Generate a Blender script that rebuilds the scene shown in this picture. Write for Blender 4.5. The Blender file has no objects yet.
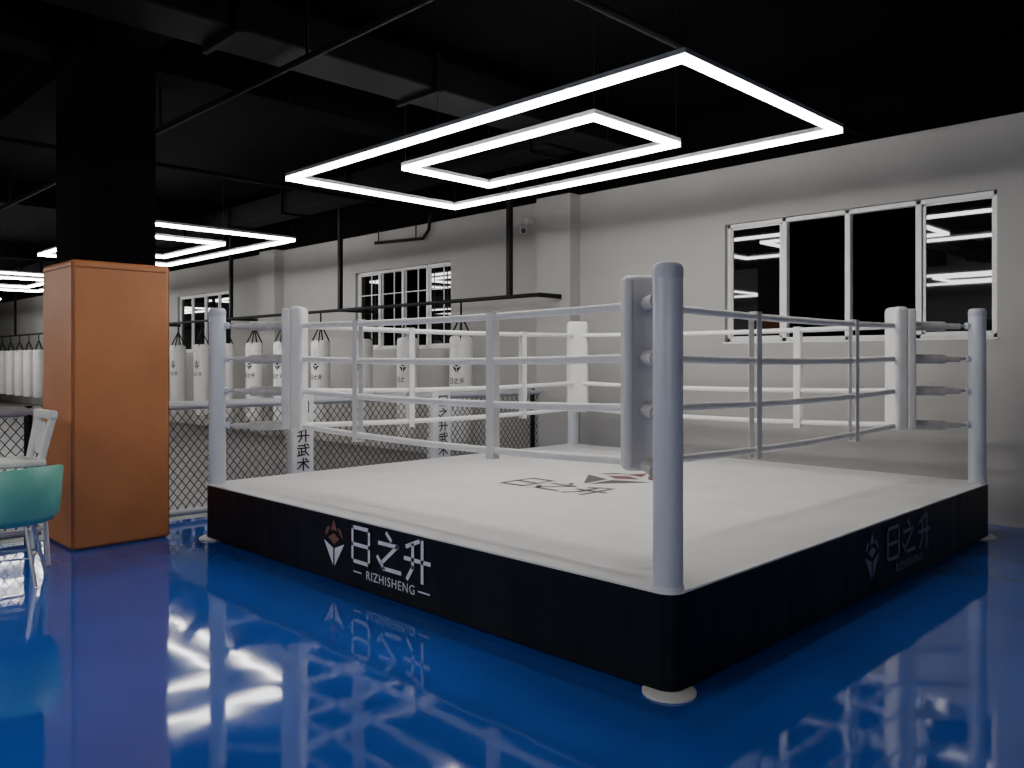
import bpy, bmesh, math, random
from mathutils import Vector, Matrix
random.seed(4)
scene = bpy.context.scene
COL = scene.collection

# ------------------------------------------------------------ materials
def mat(name, col, rough=0.5, metal=0.0, var=0.06, nscale=6.0, bump=0.0, bscale=40.0, coat=0.0, spec=0.5, emit=None, estr=0.0, bdist=0.02, bstretch=(1,1,1)):
    m = bpy.data.materials.new(name); m.use_nodes = True
    nt = m.node_tree; b = nt.nodes["Principled BSDF"]
    b.inputs["Roughness"].default_value = rough
    b.inputs["Metallic"].default_value = metal
    b.inputs["Coat Weight"].default_value = coat
    b.inputs["Coat Roughness"].default_value = 0.02
    b.inputs["Specular IOR Level"].default_value = spec
    tc = nt.nodes.new("ShaderNodeTexCoord")
    nz = nt.nodes.new("ShaderNodeTexNoise"); nz.inputs["Scale"].default_value = nscale
    nz.inputs["Detail"].default_value = 4
    nt.links.new(tc.outputs["Object"], nz.inputs["Vector"])
    cr = nt.nodes.new("ShaderNodeValToRGB")
    cr.color_ramp.elements[0].position = 0.3; cr.color_ramp.elements[1].position = 0.7
    cr.color_ramp.elements[0].color = tuple(c*(1-var) for c in col)+(1,)
    cr.color_ramp.elements[1].color = tuple(min(1,c*(1+var)) for c in col)+(1,)
    nt.links.new(nz.outputs["Fac"], cr.inputs["Fac"])
    nt.links.new(cr.outputs["Color"], b.inputs["Base Color"])
    if bump > 0:
        mp = nt.nodes.new("ShaderNodeMapping"); mp.inputs["Scale"].default_value = bstretch
        nt.links.new(tc.outputs["Object"], mp.inputs["Vector"])
        n2 = nt.nodes.new("ShaderNodeTexNoise"); n2.inputs["Scale"].default_value = bscale
        n2.inputs["Detail"].default_value = 1.0 if coat>0 else 2.0
        nt.links.new(mp.outputs["Vector"], n2.inputs["Vector"])
        bp = nt.nodes.new("ShaderNodeBump"); bp.inputs["Strength"].default_value = bump
        bp.inputs["Distance"].default_value = bdist
        nt.links.new(n2.outputs["Fac"], bp.inputs["Height"])
        nt.links.new(bp.outputs["Normal"], b.inputs["Normal"])
        if coat > 0: nt.links.new(bp.outputs["Normal"], b.inputs["Coat Normal"])
    if emit:
        b.inputs["Emission Color"].default_value = emit+(1,)
        b.inputs["Emission Strength"].default_value = estr
    return m

M = {}
M['floor'] = mat("blue_epoxy", (0.014,0.085,0.44), rough=0.06, var=0.12, nscale=1.2, bump=0.085, bscale=2.6, coat=0.12, spec=0.5)
M['mat'] = mat("training_mat", (0.15,0.145,0.14), rough=0.5, var=0.1, nscale=3)
M['wall'] = mat("wall_paint", (0.41,0.395,0.375), rough=0.85, var=0.04, nscale=1.5, bump=0.05, bscale=60)
M['ceil'] = mat("black_ceiling_paint", (0.003,0.003,0.0035), rough=0.9, var=0.3, nscale=2, spec=0.03)
M['duct'] = mat("black_duct_paint", (0.0045,0.0045,0.005), rough=0.7, var=0.2, spec=0.08)
M['canvas'] = mat("ring_canvas", (0.76,0.745,0.73), rough=0.5, var=0.05, nscale=2.0, bump=0.35, bscale=3.0, bdist=0.03, bstretch=(1,.45,1))
M['skirt'] = mat("black_vinyl", (0.004,0.005,0.008), rough=0.45, var=0.2, nscale=4, bump=0.6, bscale=3.0, spec=0.22, bdist=0.04, bstretch=(1,1,.35))
M['post'] = mat("post_grey_paint", (0.58,0.61,0.67), rough=0.35, var=0.03)
M['cap'] = mat("post_cap", (0.50,0.53,0.59), rough=0.4)
M['pad'] = mat("white_vinyl_pad", (0.74,0.73,0.72), rough=0.42, var=0.05, bump=0.15, bscale=9)
M['rope'] = mat("rope_cover", (0.82,0.81,0.80), rough=0.5, var=0.06, nscale=20)
M['buckle'] = mat("turnbuckle_cover", (0.55,0.53,0.51), rough=0.5, var=0.15, nscale=20)
M['steel'] = mat("galvanised_steel", (0.6,0.6,0.6), rough=0.35, metal=0.8)
M['orange'] = mat("orange_leatherette", (0.50,0.185,0.065), rough=0.5, var=0.08, nscale=3, bump=0.08, bscale=12)
M['seam'] = mat("orange_seam", (0.28,0.10,0.04), rough=0.6)
M['black'] = mat("black_metal", (0.006,0.006,0.007), rough=0.5, var=0.2, spec=0.2)
M['wire'] = mat("black_wire", (0.010,0.010,0.010), rough=0.5)
M['rail'] = mat("fence_rail_vinyl", (0.42,0.43,0.46), rough=0.45)
M['bag'] = mat("white_bag_vinyl", (0.78,0.765,0.75), rough=0.4, var=0.05, bump=0.1, bscale=6)
M['ink'] = mat("black_print", (0.015,0.015,0.016), rough=0.6)
M['inkgrey'] = mat("grey_print", (0.12,0.105,0.10), rough=0.6)
M['inkred'] = mat("red_print", (0.20,0.08,0.055), rough=0.6)
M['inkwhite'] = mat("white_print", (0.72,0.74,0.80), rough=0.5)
M['inkdim'] = mat("shaded_print", (0.17,0.19,0.26), rough=0.5)  # white skirt print with the right side's shade put into its colour
M['frame'] = mat("window_frame_white", (0.80,0.80,0.78), rough=0.4)
M['glass'] = mat("dark_glass", (0.004,0.004,0.005), rough=0.02, spec=0.9)
M['green'] = mat("green_plastic", (0.15,0.46,0.36), rough=0.4, var=0.05)
M['chrome'] = mat("chair_steel", (0.65,0.67,0.7), rough=0.25, metal=0.7)
M['white'] = mat("white_plastic", (0.68,0.67,0.65), rough=0.4)
M['led'] = mat("led_diffuser", (0.9,0.9,0.9), rough=0.5, emit=(0.985,0.975,0.96), estr=28.0)
M['alu'] = mat("aluminium_channel", (0.55,0.55,0.56), rough=0.4, metal=0.6)

# ------------------------------------------------------------ helpers
def empty(name, loc=(0,0,0)):
    e = bpy.data.objects.new(name, None); e.empty_display_size = 0.1
    e.location = loc; COL.objects.link(e); return e
def link(ob, parent=None):
    COL.objects.link(ob)
    if parent is not None:
        ob.parent = parent
        ob.matrix_parent_inverse = Matrix.Translation(parent.location).inverted()
    return ob
def mesh(name, verts, faces, m, parent=None, smooth=False):
    me = bpy.data.meshes.new(name); me.from_pydata([tuple(v) for v in verts], [], faces)
    bm = bmesh.new(); bm.from_mesh(me); bmesh.ops.recalc_face_normals(bm, faces=bm.faces); bm.to_mesh(me); bm.free()
    if smooth:
        for p in me.polygons: p.use_smooth = True
    me.materials.append(m)
    return link(bpy.data.objects.new(name, me), parent)
BF = [(0,1,3,2),(4,6,7,5),(0,4,5,1),(2,3,7,6),(0,2,6,4),(1,5,7,3)]
def boxv(lo, hi):
    return [Vector((x,y,z)) for x in (lo[0],hi[0]) for y in (lo[1],hi[1]) for z in (lo[2],hi[2])]
def boxes(name, lst, m, parent=None, bevel=0.0, xf=None):
    V=[];F=[]
    for lo,hi in lst:
        b=len(V); vs=boxv(lo,hi)
        if xf is not None: vs=[xf@v for v in vs]
        V+=vs; F+=[tuple(i+b for i in f) for f in BF]
    ob = mesh(name,V,F,m,parent)
    if bevel>0:
        md=ob.modifiers.new("bevel",'BEVEL'); md.width=bevel; md.segments=3; md.limit_method='ANGLE'
        for p in ob.data.polygons: p.use_smooth=True
        w=ob.modifiers.new("wn",'WEIGHTED_NORMAL')
    return ob
def box(name, lo, hi, m, parent=None, bevel=0.0, xf=None):
    return boxes(name,[(lo,hi)],m,parent,bevel,xf)
def tomesh(ob, name, m, parent):
    COL.objects.link(ob)
    bpy.context.view_layer.update()
    dg=bpy.context.evaluated_depsgraph_get()
    me=bpy.data.meshes.new_from_object(ob.evaluated_get(dg))
    mw=ob.matrix_world.copy()
    bpy.data.objects.remove(ob)
    me.name=name; me.materials.clear(); me.materials.append(m)
    me.transform(mw)
    return link(bpy.data.objects.new(name,me),parent)
def tubes(name, paths, r, m, parent=None, res=4, cyclic=False):
    cu = bpy.data.curves.new(name,'CURVE'); cu.dimensions='3D'; cu.bevel_depth=r; cu.bevel_resolution=res; cu.use_fill_caps=True
    for p in paths:
        s=cu.splines.new('POLY'); s.points.add(len(p)-1)
        for i,q in enumerate(p): s.points[i].co=(q[0],q[1],q[2],1)
        s.use_cyclic_u=cyclic; s.use_smooth = True
    return tomesh(bpy.data.objects.new("tmp",cu),name,m,parent)
def lathe(name, prof, m, center=(0,0,0), n=40, parent=None):
    V=[];F=[]; k=len(prof)
    for i in range(n):
        a=2*math.pi*i/n
        for r,z in prof: V.append((center[0]+r*math.cos(a),center[1]+r*math.sin(a),center[2]+z))
    for i in range(n):
        j=(i+1)%n
        for t in range(k-1): F.append((i*k+t,j*k+t,j*k+t+1,i*k+t+1))
    V.append((center[0],center[1],center[2]+prof[0][1])); V.append((center[0],center[1],center[2]+prof[-1][1]))
    for i in range(n):
        j=(i+1)%n
        F.append((len(V)-2,j*k,i*k)); F.append((len(V)-1,i*k+k-1,j*k+k-1))
    ob=mesh(name,V,F,m,parent,smooth=True)
    md=ob.modifiers.new("es",'EDGE_SPLIT'); md.split_angle=math.radians(50)
    return ob

# lettering drawn as strokes
G = {
'ri':[[(.08,.97),(.92,.97),(.92,.03),(.08,.03),(.08,.97)],[(.08,.5),(.92,.5)]],
'zhi':[[(.42,1.0),(.58,.86)],[(.1,.72),(.85,.72),(.2,.2)],[(.03,.32),(.28,.06),(.97,.06)]],
'sheng':[[(.55,1.0),(.1,.82)],[(.03,.5),(.97,.5)],[(.33,.88),(.33,.3),(.12,0)],[(.7,1),(.7,0)]],
'wu':[[(.1,.88),(.55,.88)],[(.03,.66),(.97,.66)],[(.63,1),(.70,.3),(.95,.02)],[(.82,.98),(.93,.84)],[(.35,.56),(.35,.1)],[(.13,.42),(.13,.08)],[(.35,.35),(.56,.35)],[(.03,.03),(.6,.12)]],
'shu':[[(.03,.7),(.97,.7)],[(.5,1),(.5,0)],[(.48,.66),(.05,.15)],[(.52,.66),(.95,.15)],[(.7,.96),(.82,.84)]],
}
def strokes(name, items, fmap, m, parent, w=0.1):
    V=[];F=[]
    for g,u0,v0,su,sv in items:
        for pl in G[g]:
            for (a,b) in zip(pl[:-1],pl[1:]):
                A=Vector(a);B=Vector(b);d=(B-A).normalized();n=Vector((-d.y,d.x))*w*0.5;A=A-d*w*.5;B=B+d*w*.5
                k=3
                for s in range(k):
                    P_=A.lerp(B,s/k);Q=A.lerp(B,(s+1)/k)
                    q=[P_+n,Q+n,Q-n,P_-n]; b0=len(V)
                    V+=[fmap(u0+p.x*su,v0+p.y*sv) for p in q]; F.append((b0,b0+1,b0+2,b0+3))
    return mesh(name,V,F,m,parent)
def polys(name, pls, fmap, u0,v0,s, m, parent):
    V=[];F=[]
    for pl in pls:
        b0=len(V); V+=[fmap(u0+p[0]*s,v0+p[1]*s) for p in pl]; F.append(tuple(range(b0,b0+len(pl))))
    return mesh(name,V,F,m,parent)
EM_LO=[[(.10,.52),(.47,.38),(.47,.0)],[(.90,.52),(.53,.38),(.53,.0)]]
EM_HI=[[(.28,.60),(.5,.46),(.72,.60),(.5,.70)],[(.14,.62),(.24,.66),(.36,.84),(.22,.80)],[(.86,.62),(.76,.66),(.64,.84),(.78,.80)],[(.38,.74),(.5,.78),(.62,.74),(.56,.90),(.5,1.0),(.44,.90)]]
def emblem(parent,fmap,u0,v0,s,m1,m2):
    polys("emblem_lower",EM_LO,fmap,u0,v0,s,m1,parent); polys("emblem_upper",EM_HI,fmap,u0,v0,s,m2,parent)

# ------------------------------------------------------------ room shell
XL,XR,YB,YF = -42.0, 7.0, -7.0, 9.0
ZC = 4.7; ZP = 3.98
XM = -8.2
box("floor",(XM,YB,-0.12),(XR,YF,0.0),M['floor'])
box("floor_training_area",(XL,YB,-0.12),(XM,YF,0.0),M['mat'])
box("ceiling",(XL,YB,ZC),(XR,YF+.2,ZC+.15),M['ceil'])
WIN=[(-5.29,-2.31),(-13.25,-10.45),(-21.4,-18.4),(-29.4,-26.4)]
Z0,Z1=1.83,3.28
wl=[]; x=XL
for a,b in sorted(WIN):
    wl.append(((x,YF,0),(a,YF+.2,ZP))); wl.append(((a,YF,0),(b,YF+.2,Z0))); wl.append(((a,YF,Z1),(b,YF+.2,ZP))); x=b
wl.append(((x,YF,0),(XR,YF+.2,ZP)))
boxes("wall_north",wl,M['wall'])
box("wall_north_upper",(XL,YF,ZP),(XR,YF+.2,ZC),M['ceil'])
box("wall_east",(XR,YB,0),(XR+.2,YF+.2,ZC),M['wall'])
box("wall_west",(XL-.2,YB,0),(XL,YF+.2,ZC),M['wall'])
box("wall_south",(XL,YB-.2,0),(XR,YB,ZC),M['wall'])
boxes("pilaster",[((-8.27,8.78,0),(-7.62,9.0,ZP))],M['wall'])
boxes("pilaster",[((-16.6,8.78,0),(-15.95,9.0,ZP))],M['wall'])
boxes("pilaster",[((-24.9,8.78,0),(-24.25,9.0,ZP))],M['wall'])
for k,x in enumerate((-0.3,-7.95,-16.25,-24.6,-32)):
    box("ceiling_beam",(x-.22,YB,4.3),(x+.22,YF,ZC),M['ceil'])
box("ceiling_beam",(XL,2.45,4.3),(XR,2.85,ZC),M['ceil'])

# windows
for i,(a,b) in enumerate(WIN):
    e=empty("window_%d"%(i+1),((a+b)/2,YF+.1,Z0))
    f=[((a,9.06,Z0),(b,9.14,Z0+.05)),((a,9.06,Z1-.05),(b,9.14,Z1)),((a,9.06,Z0),(a+.05,9.14,Z1)),((b-.05,9.06,Z0),(b,9.14,Z1))]
    n=4; w=(b-a)/n
    for k in range(1,n): f.append(((a+w*k-.03,9.06,Z0),(a+w*k+.03,9.14,Z1)))
    boxes("frame",f,M['frame'],e,bevel=.006)
    sa=[];
    for k in ((0,3) if i<2 else (0,1,2,3)):
        x0,x1=a+w*k+.04,a+w*(k+1)-.04
        sa+= [((x0,9.08,Z0+.04),(x1,9.12,Z0+.07)),((x0,9.08,Z1-.07),(x1,9.12,Z1-.04)),((x0,9.08,Z0+.04),(x0+.025,9.12,Z1-.04)),((x1-.025,9.08,Z0+.04),(x1,9.12,Z1-.04))]
        box("glass_pane_%d"%(k+1),(x0,9.095,Z0+.06),(x1,9.105,Z1-.06),M['glass'],e)
    boxes("sash",sa,M['frame'],e)
    if i==1:
        boxes("security_bars",[((a+.1+.35*j,9.05,Z0),(a+.115+.35*j,9.065,Z1)) for j in range(8)]+[((a,9.05,Z0+.5*q),(b,9.065,Z0+.5*q+.015)) for q in (1,2)],M['frame'],e)
    box("sill",(a-.02,8.985,Z0-.02),(b+.02,9.1,Z0),M['frame'],e,bevel=.006)

# black ducts / conduits on the ceiling
d=empty("ceiling_duct",(-9,3.3,4.4))
box("duct_body",(-30,7.3,4.2),(-6.7,7.8,4.55),M['duct'],d,bevel=.02)
boxes("duct_flange",[((x,7.26,4.16),(x+.05,7.84,4.59)) for x in range(-29,-6,2)],M['duct'],d)
d=empty("ceiling_duct",(-5,1,4.3))
box("duct_body",(-6.6,-6,4.2),(-6.05,8.6,4.5),M['duct'],d,bevel=.02)
boxes("duct_flange",[((-6.65,y,4.16),(-6.0,y+.05,4.54)) for y in range(-5,9,2)],M['duct'],d)
p=empty("sprinkler_pipe",(-9,3,4.05))
tubes("pipe_runs",[[(-34,3.6,4.11),(4,3.6,4.11)],[(-34,1.0,4.11),(4,1.0,4.11)],[(-3.6,-6,4.06),(-3.6,8.9,4.06)],[(-10.4,-6,4.06),(-10.4,8.9,4.06)]],.03,M['duct'],p)
tubes("pipe_drops",[[(x,3.6,4.11),(x,3.6,ZC-.01)] for x in range(-30,4,3)],.015,M['duct'],p)
p=empty("wall_conduit",(-11.7,8.93,3.75))
tubes("conduit",[[(-12.5,8.93,3.78),(-11.1,8.93,3.72),(-10.95,8.93,3.85),(-10.9,8.93,4.1)]],.03,M['black'],p)
tubes("conduit_hangers",[[(-12.4,8.93,3.78),(-12.4,8.93,4.0)],[(-11.3,8.93,3.74),(-11.3,8.93,4.0)]],.012,M['black'],p)
c=empty("security_camera",(-8.55,8.9,3.62))
box("bracket",(-8.60,8.86,3.66),(-8.52,9.0,3.74),M['white'],c,bevel=.01)
tubes("arm",[[(-8.56,8.9,3.68),(-8.5,8.78,3.60)]],.018,M['white'],c)
tubes("housing",[[(-8.62,8.86,3.62),(-8.42,8.66,3.52)]],.05,M['white'],c)
tubes("lens",[[(-8.425,8.665,3.5225),(-8.41,8.65,3.515)]],.038,M['ink'],c)

# ------------------------------------------------------------ LED frames
def led_frame(x0,x1,y0,y1,z):
    e=empty("led_light_frame",((x0+x1)/2,(y0+y1)/2,z))
    hw=.026
    def rect(nm,a,b,c,d2):
        R=[((a-hw,c-hw,z),(b+hw,c+hw,z+.04)),((a-hw,d2-hw,z),(b+hw,d2+hw,z+.04)),((a-hw,c+hw,z),(a+hw,d2-hw,z+.04)),((b-hw,c+hw,z),(b+hw,d2-hw,z+.04))]
        boxes(nm+"_diffuser",R,M['led'],e)
        R2=[((l[0]-.004,l[1]-.004,z+.0405),(h[0]+.004,h[1]+.004,z+.075)) for l,h in R]
        boxes(nm+"_channel",R2,M['alu'],e)
    rect("outer",x0,x1,y0,y1)
    rect("inner",x0+1.22,x1-1.19,y0+.57,y1-.57)
    cab=[[(x,y,z+.07),(x,y,ZC-.005)] for x in (x0,(x0+x1)/2,x1) for y in (y0,y1)]
    cab+=[[(x,y,z+.07),(x,y,ZC-.005)] for x in (x0+1.22,x1-1.19) for y in (y0+.57,y1-.57)]
    tubes("suspension_cables",cab,.003,M['black'],e,res=1)
for k in range(0,4):
    led_frame(-7.66-8.65*k,-2.87-8.65*k,4.39,6.66,3.475)
for k in range(-1,3):  # frame nearest the east wall is added, unseen, to light the near post
    led_frame(-7.66-8.65*k,-2.87-8.65*k,-3.6,-1.33,3.475)

# ------------------------------------------------------------ padded column
e=empty("padded_column",(-7.88,2.66,0))
box("column_pad",(-8.29,2.25,0.0),(-7.47,3.07,2.46),M['orange'],e,bevel=.035)
tubes("pad_piping",[[(-7.468,2.252,.02),(-7.468,2.252,2.44)],[(-7.49,3.068,.02),(-7.49,3.068,2.44)]],.006,M['seam'],e)
tubes("pad_top_seam",[[(-8.26,2.246,2.40),(-7.50,2.246,2.40)],[(-7.466,2.28,2.40),(-7.466,3.04,2.40)]],.004,M['seam'],e)
box("column_core",(-8.2,2.34,2.44),(-7.56,2.98,ZC),M['ceil'],e)

# ------------------------------------------------------------ boxing ring
AX,AY,BX,BY=-2.283,3.356,-7.12,8.27
P=0.496; TOP=2.077
ring=empty("boxing_ring",((AX+BX)/2,(AY+BY)/2,0))
def outline(off,n=10):
    pts=[]
    for cx,cy,a0 in ((AX,BY,0),(BX,BY,90),(BX,AY,180),(AX,AY,270)):
        for i in range(n+1):
            a=math.radians(a0+90*i/n); pts.append((cx+off*math.cos(a),cy+off*math.sin(a)))
    return pts
def prism(name,pts,z0,z1,m,parent):
    n=len(pts); V=[(x,y,z0) for x,y in pts]+[(x,y,z1) for x,y in pts]
    F=[(i,(i+1)%n,(i+1)%n+n,i+n) for i in range(n)]+[tuple(range(n)),tuple(range(n,2*n))]
    return mesh(name,V,F,m,parent)
prism("skirt",outline(.085),.025,P-.008,M['skirt'],ring)
prism("skirt_hem",outline(.088),.025,.045,M['skirt'],ring)
prism("canvas",outline(.087),P-.010,P,M['canvas'],ring)
corners=[(AX,AY,-1,1),(BX,AY,1,1),(BX,BY,1,-1),(AX,BY,-1,-1)]
pads=[]
ROPE=[1.02,1.33,1.62,1.92]
for i,(x,y,sx,sy) in enumerate(corners):
    lathe("corner_post_%d"%(i+1),[(.073,P-.002),(.073,TOP-.03),(.068,TOP-.01),(.05,TOP)],M['post'],(x,y,0),40,ring)
    lathe("post_cap_%d"%(i+1),[(.0735,TOP-.075),(.0745,TOP-.07),(.0745,TOP-.028),(.0735,TOP-.024)],M['cap'],(x,y,0),40,ring)
    lathe("post_collar_%d"%(i+1),[(.078,P),(.078,P+.012),(.074,P+.02)],M['post'],(x,y,0),40,ring)
    lathe("foot_disc_%d"%(i+1),[(.13,0),(.13,.012),(.11,.022),(.05,.026)],M['white'],(x-sx*.02,y-sy*.02,0),40,ring)
    px,py=x+sx*.51,y+sy*.51
    pads.append((px,py))
    ang=math.atan2(sy,sx)
    xf=Matrix.Translation((px,py,0))@Matrix.Rotation(ang,4,'Z')
    box("corner_pad_%d"%(i+1),(-.05,-.13,.97),(.075,.13,2.09),M['pad'],ring,bevel=.04,xf=xf)
    boxes("corner_pad_flaps_%d"%(i+1),[((-.11,-.13,.99),(-.03,-.075,2.07)),((-.11,.075,.99),(-.03,.13,2.07))],M['pad'],ring,bevel=.02,xf=xf)
    dx,dy=sx/math.sqrt(2),sy/math.sqrt(2)
    rods=[];slv=[];rings=[];slv2=[]
    for z in ROPE:
        rods.append([(x+dx*.06,y+dy*.06,z),(px-dx*.03,py-dy*.03,z)])
        slv.append([(x+dx*.30,y+dy*.30,z-.004),(x+dx*.60,y+dy*.60,z)])
        slv2.append([(x+dx*.16,y+dy*.16,z-.004),(x+dx*.32,y+dy*.32,z-.004)])
        rings.append([(x+dx*.065,y+dy*.065,z),(x+dx*.105,y+dy*.105,z)])
    tubes("turnbuckle_rods_%d"%(i+1),rods,.012,M['steel'],ring)
    tubes("turnbuckle_sleeves_%d"%(i+1),slv,.042,M['buckle'],ring)
    tubes("turnbuckle_bodies_%d"%(i+1),slv2,.026,M['buckle'],ring)
    tubes("eye_bolts_%d"%(i+1),rings,.030,M['post'],ring)
for i in range(4):
    a=Vector(pads[i]+(0,)); b=Vector(pads[(i+1)%4]+(0,))
    ps=[]
    for k,z in enumerate(ROPE):
        pl=[]
        for s in range(25):
            t=s/24; q=a.lerp(b,t); pl.append((q.x,q.y,z-.035*4*t*(1-t)*(1-0.15*k)))
        ps.append(pl)
    tubes("ropes_side_%d"%(i+1),ps,.0245,M['rope'],ring)
    dirv=(b-a).normalized()
    for j,t in enumerate((.33,.75)):
        if i==3: t=1-t
        q=a.lerp(b,t); ang=math.atan2(dirv.y,dirv.x)
        xf=Matrix.Translation((q.x,q.y,0))@Matrix.Rotation(ang,4,'Z')
        sg=.035*4*t*(1-t)
        bl=[((-.034,-.032,ROPE[0]-sg-.05),(.034,-.0275,ROPE[-1]-sg*.6+.035)),((-.034,.0275,ROPE[0]-sg-.05),(.034,.032,ROPE[-1]-sg*.6+.035)),((-.034,-.032,ROPE[-1]-sg*.6+.03),(.034,.032,ROPE[-1]-sg*.6+.036)),((-.034,-.032,ROPE[0]-sg-.056),(.034,.032,ROPE[0]-sg-.05))]
        boxes("rope_spacer_%d_%d"%(i+1,j+1),bl,M['pad'],ring,xf=xf)
# skirt lettering
fy=AY-.085-.007
fm=lambda u,v: Vector((u,fy,v))
strokes("skirt_lettering_front",[('ri',-4.86,.20,.235,.25),('zhi',-4.55,.20,.26,.25),('sheng',-4.25,.20,.26,.25)],fm,M['inkwhite'],ring,w=.105)
emblem(ring,fm,-5.24,.13,.33,M['inkwhite'],M['inkred'])
polys("skirt_underline_front",[[(0,0),(.10,0),(.10,.01),(0,.01)],[(.72,0),(.84,0),(.84,.01),(.72,.01)]],fm,-4.83,.13,1,M['inkwhite'],ring)
fx=AX+.085+.007
fm2=lambda u,v: Vector((fx,u,v))
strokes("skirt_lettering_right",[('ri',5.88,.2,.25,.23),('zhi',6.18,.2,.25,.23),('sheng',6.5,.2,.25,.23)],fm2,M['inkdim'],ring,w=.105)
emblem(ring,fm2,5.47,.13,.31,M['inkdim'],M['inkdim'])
def text(name,body,size,loc,rot,m,parent):
    cu=bpy.data.curves.new(name,'FONT'); cu.body=body; cu.size=size; cu.extrude=.0005; cu.align_x='CENTER'; cu.space_character=1.15
    ob=bpy.data.objects.new("tmp",cu); ob.location=loc; ob.rotation_euler=rot
    return tomesh(ob,name,m,parent)
text("skirt_small_text_front","RIZHISHENG",.085,(-4.41,fy,.105),(math.pi/2,0,0),M['inkwhite'],ring)
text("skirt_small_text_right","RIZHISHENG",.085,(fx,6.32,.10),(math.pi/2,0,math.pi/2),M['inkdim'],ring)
fm3=lambda u,v: Vector((u,v,P+.003))
strokes("canvas_lettering",[('ri',-5.34,5.18,.30,.42),('zhi',-4.98,5.18,.32,.42),('sheng',-4.60,5.18,.32,.42)],fm3,M['inkgrey'],ring,w=.12)
emblem(ring,fm3,-5.2,5.68,.92,M['inkgrey'],M['inkred'])

# ------------------------------------------------------------ mesh fence
fe=empty("mesh_fence",(XM,6,0))
fxx=XM-.02
step=.085; FZ0,FZ1=.10,1.10
for seg,(FY0,FY1) in enumerate(((3.10,8.76),(-4.2,2.22))):
    tubes("top_rail_%d"%(seg+1),[[(fxx,FY0,1.15),(fxx,FY1,1.15)]],.045,M['rail'],fe)
    tubes("bottom_rail_%d"%(seg+1),[[(fxx,FY0,.07),(fxx,FY1,.07)]],.035,M['rail'],fe)
    W=[]
    for sgn in (1,-1):
        k=-20
        while k*step<FY1-FY0+1.2:
            y0=FY0+k*step
            pts=[]
            for s in (0,1):
                z=FZ0+s*(FZ1-FZ0); y=y0+(s if sgn>0 else (1-s))*(FZ1-FZ0)*.8
                pts.append([y,z])
            (ya,za),(yb,zb)=pts
            k+=1
            if max(ya,yb)<=FY0+.001 or min(ya,yb)>=FY1-.001: continue
            def clip(y):
                return za+(zb-za)*(y-ya)/(yb-ya)
            A=[ya,za];B=[yb,zb]
            for Pp in (A,B):
                if Pp[0]<FY0: Pp[0],Pp[1]=FY0,clip(FY0)
                if Pp[0]>FY1: Pp[0],Pp[1]=FY1,clip(FY1)
            W.append([(fxx+.003*sgn,A[0],A[1]),(fxx+.003*sgn,B[0],B[1])])
    tubes("chain_link_%d"%(seg+1),W,.0045,M['wire'],fe,res=1)
for i,y in enumerate((3.2,4.83,6.87,8.64,2.12,0.0,-2.1,-4.1)):
    tubes("post_%d"%(i+1),[[(fxx,y,0),(fxx,y,1.2)]],.035,M['black'],fe)
    if i in (1,2):
        xf=Matrix.Translation((fxx,y,0))
        box("post_pad_%d"%(i+1),(-.07,-.15,.02),(.09,.15,1.24),M['bag'],fe,bevel=.04,xf=xf)
        fp=lambda u,v,yy=y: Vector((fxx+.0945,yy+u,v))
        strokes("post_pad_text_%d"%(i+1),[(g,-.075,1.02-.16*q,.15,.13) for q,g in enumerate(('ri','zhi','sheng','wu','shu'))],fp,M['ink'],fe,w=.12)

# ------------------------------------------------------------ bag rack + bags
RY,RZ=8.3,2.52
rk=empty("bag_rack",(-12,RY,RZ))
tubes("hanging_rail",[[(-40,RY,RZ),(-7.75,RY,RZ)]],.03,M['black'],rk)
boxes("rack_uprights",[((x-.035,RY-.035,RZ),(x+.035,RY+.035,ZC-.005)) for x in (-8.35,-12.7,-16.95,-21.2,-25.4,-29.6,-33.8)],M['black'],rk)
boxes("wall_arms",[((x-.03,RY,RZ-.03),(x+.03,(8.77 if i==0 else 8.99),RZ+.03)) for i,x in enumerate((-7.8,-12.7,-17.1,-21.2))],M['black'],rk)
bagx=[-9.4,-10.72,-12.0,-13.35,-14.75,-15.9,-17.2,-18.4,-19.7]+[-21-1.25*i for i in range(7)]+[-29.8-1.15*i for i in range(9)]
bagprof=[(.10,.36),(.16,.37),(.175,.40),(.177,1.2),(.175,1.93),(.16,1.97),(.12,1.985)]
for i,bx in enumerate(bagx):
    by=RY
    e=empty("punching_bag",(bx,by,.36))
    lathe("bag_body",bagprof,M['bag'],(bx,by,0),28,e)
    lathe("bag_band",[(.179,1.80),(.180,1.81),(.180,1.86),(.179,1.87)],M['bag'],(bx,by,0),28,e)
    st=[]
    for k in range(4):
        a=math.pi/4+k*math.pi/2
        st.append([(bx+.165*math.cos(a),by+.165*math.sin(a),1.90),(bx+.15*math.cos(a),by+.15*math.sin(a),1.99),(bx,by,2.30)])
    tubes("hanging_straps",st,.014,M['black'],e,res=2)
    tubes("swivel_chain",[[(bx,by,2.28),(bx,by,RZ-.02)]],.016,M['black'],e,res=2)
    a0=-math.pi/2+.45
    fb=lambda u,v,bx=bx,by=by: Vector((bx+.1815*math.cos(a0+u/.18),by+.1815*math.sin(a0+u/.18),v))
    if i<12:
        emblem(e,fb,-.10,1.42,.20,M['ink'],M['ink'])
        strokes("bag_text",[('ri',-.13,1.26,.07,.08),('zhi',-.04,1.26,.07,.08),('sheng',.05,1.26,.07,.08)],fb,M['ink'],e,w=.13)

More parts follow.
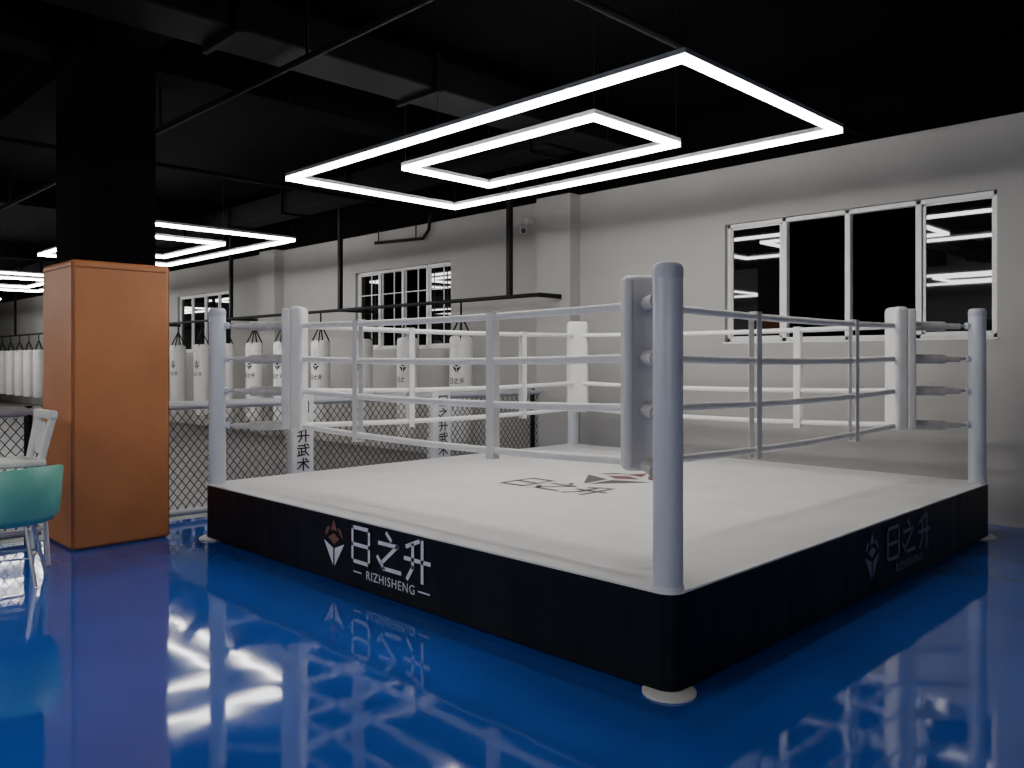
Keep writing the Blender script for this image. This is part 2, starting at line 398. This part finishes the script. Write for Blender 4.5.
# ------------------------------------------------------------ chairs at left
cx,cy=-6.72,1.62
ch=empty("tub_chair",(cx,cy,0))
n=48
def rimz(a):
    return .80+.05*math.cos(a-math.radians(20))
V=[];F=[]
prof=[(0.02,.43,0),(.20,.43,0),(.27,.45,0),(.31,.50,0),(.325,.6,.45),(.335,1,1.0)]
inner=[(.305,1,1.0),(.295,.6,.45),(.27,.52,0),(.2,.49,0),(.02,.48,0)]
allp=prof+[(.322,1.01,1.02)]+inner
K=len(allp)
for i in range(n):
    a=2*math.pi*i/n; rz=rimz(a)
    for r,z,w in allp:
        if w==0: zz=z
        elif w<.9: zz=.5+(rz-.5)*.5
        else: zz=rz+(.008 if w>1.01 else 0)
        V.append((cx+r*math.cos(a),cy+r*math.sin(a),zz))
for i in range(n):
    j=(i+1)%n
    for t in range(K-1): F.append((i*K+t,j*K+t,j*K+t+1,i*K+t+1))
mesh("tub_shell",V,F,M['green'],ch,smooth=True)
lathe("seat_cushion",[(.05,.475),(.24,.475),(.265,.50),(.26,.525),(.2,.54),(.03,.542)],M['green'],(cx,cy,0),40,ch)
lg=[]
for a in (20,110,200,290):
    a=math.radians(a); lg.append([(cx+.16*math.cos(a),cy+.16*math.sin(a),.44),(cx+.27*math.cos(a),cy+.27*math.sin(a),.006)])
tubes("legs",lg,.014,M['chrome'],ch)
tubes("leg_brace",[[(cx+.22*math.cos(math.radians(a)),cy+.22*math.sin(math.radians(a)),.2) for a in (20,110,200,290)]],.008,M['chrome'],ch,cyclic=True)

sx,sy=-7.30,1.76
st=empty("bar_stool",(sx,sy,0))
box("seat",(sx-.2,sy-.2,.78),(sx+.2,sy+.2,.83),M['white'],st,bevel=.015)
tubes("legs",[[(sx+a*.17,sy+b*.17,.78),(sx+a*.21,sy+b*.21,.006)] for a in (-1,1) for b in (-1,1)],.016,M['white'],st)
tubes("foot_ring",[[(sx+a*.195,sy+b*.195,.3) for a,b in ((-1,-1),(1,-1),(1,1),(-1,1))]],.01,M['white'],st,cyclic=True)
tubes("back_stiles",[[(sx-.15,sy+.17,.81),(sx-.19,sy+.25,1.18)],[(sx+.15,sy+.17,.81),(sx+.19,sy+.25,1.18)]],.028,M['white'],st)
box("back_top_rail",(sx-.23,sy+.215,1.14),(sx+.22,sy+.275,1.21),M['white'],st,bevel=.015)
box("back_panel",(sx-.11,sy+.20,.86),(sx+.11,sy+.225,1.12),M['white'],st,bevel=.01)

# ------------------------------------------------------------ world & camera
w=bpy.data.worlds.new("night"); scene.world=w; w.use_nodes=True
w.node_tree.nodes["Background"].inputs[0].default_value=(.02,.025,.04,1)
w.node_tree.nodes["Background"].inputs[1].default_value=.02
cd=bpy.data.cameras.new("camera"); cam=bpy.data.objects.new("camera",cd); COL.objects.link(cam)
cam.location=(0,0,1.6); cam.rotation_euler=(math.pi/2,0,math.radians(45))
cd.sensor_width=36; cd.lens=820/1024*36
cd.shift_y=(361-384)/1024
cd.clip_start=.05; cd.clip_end=200
scene.camera=cam
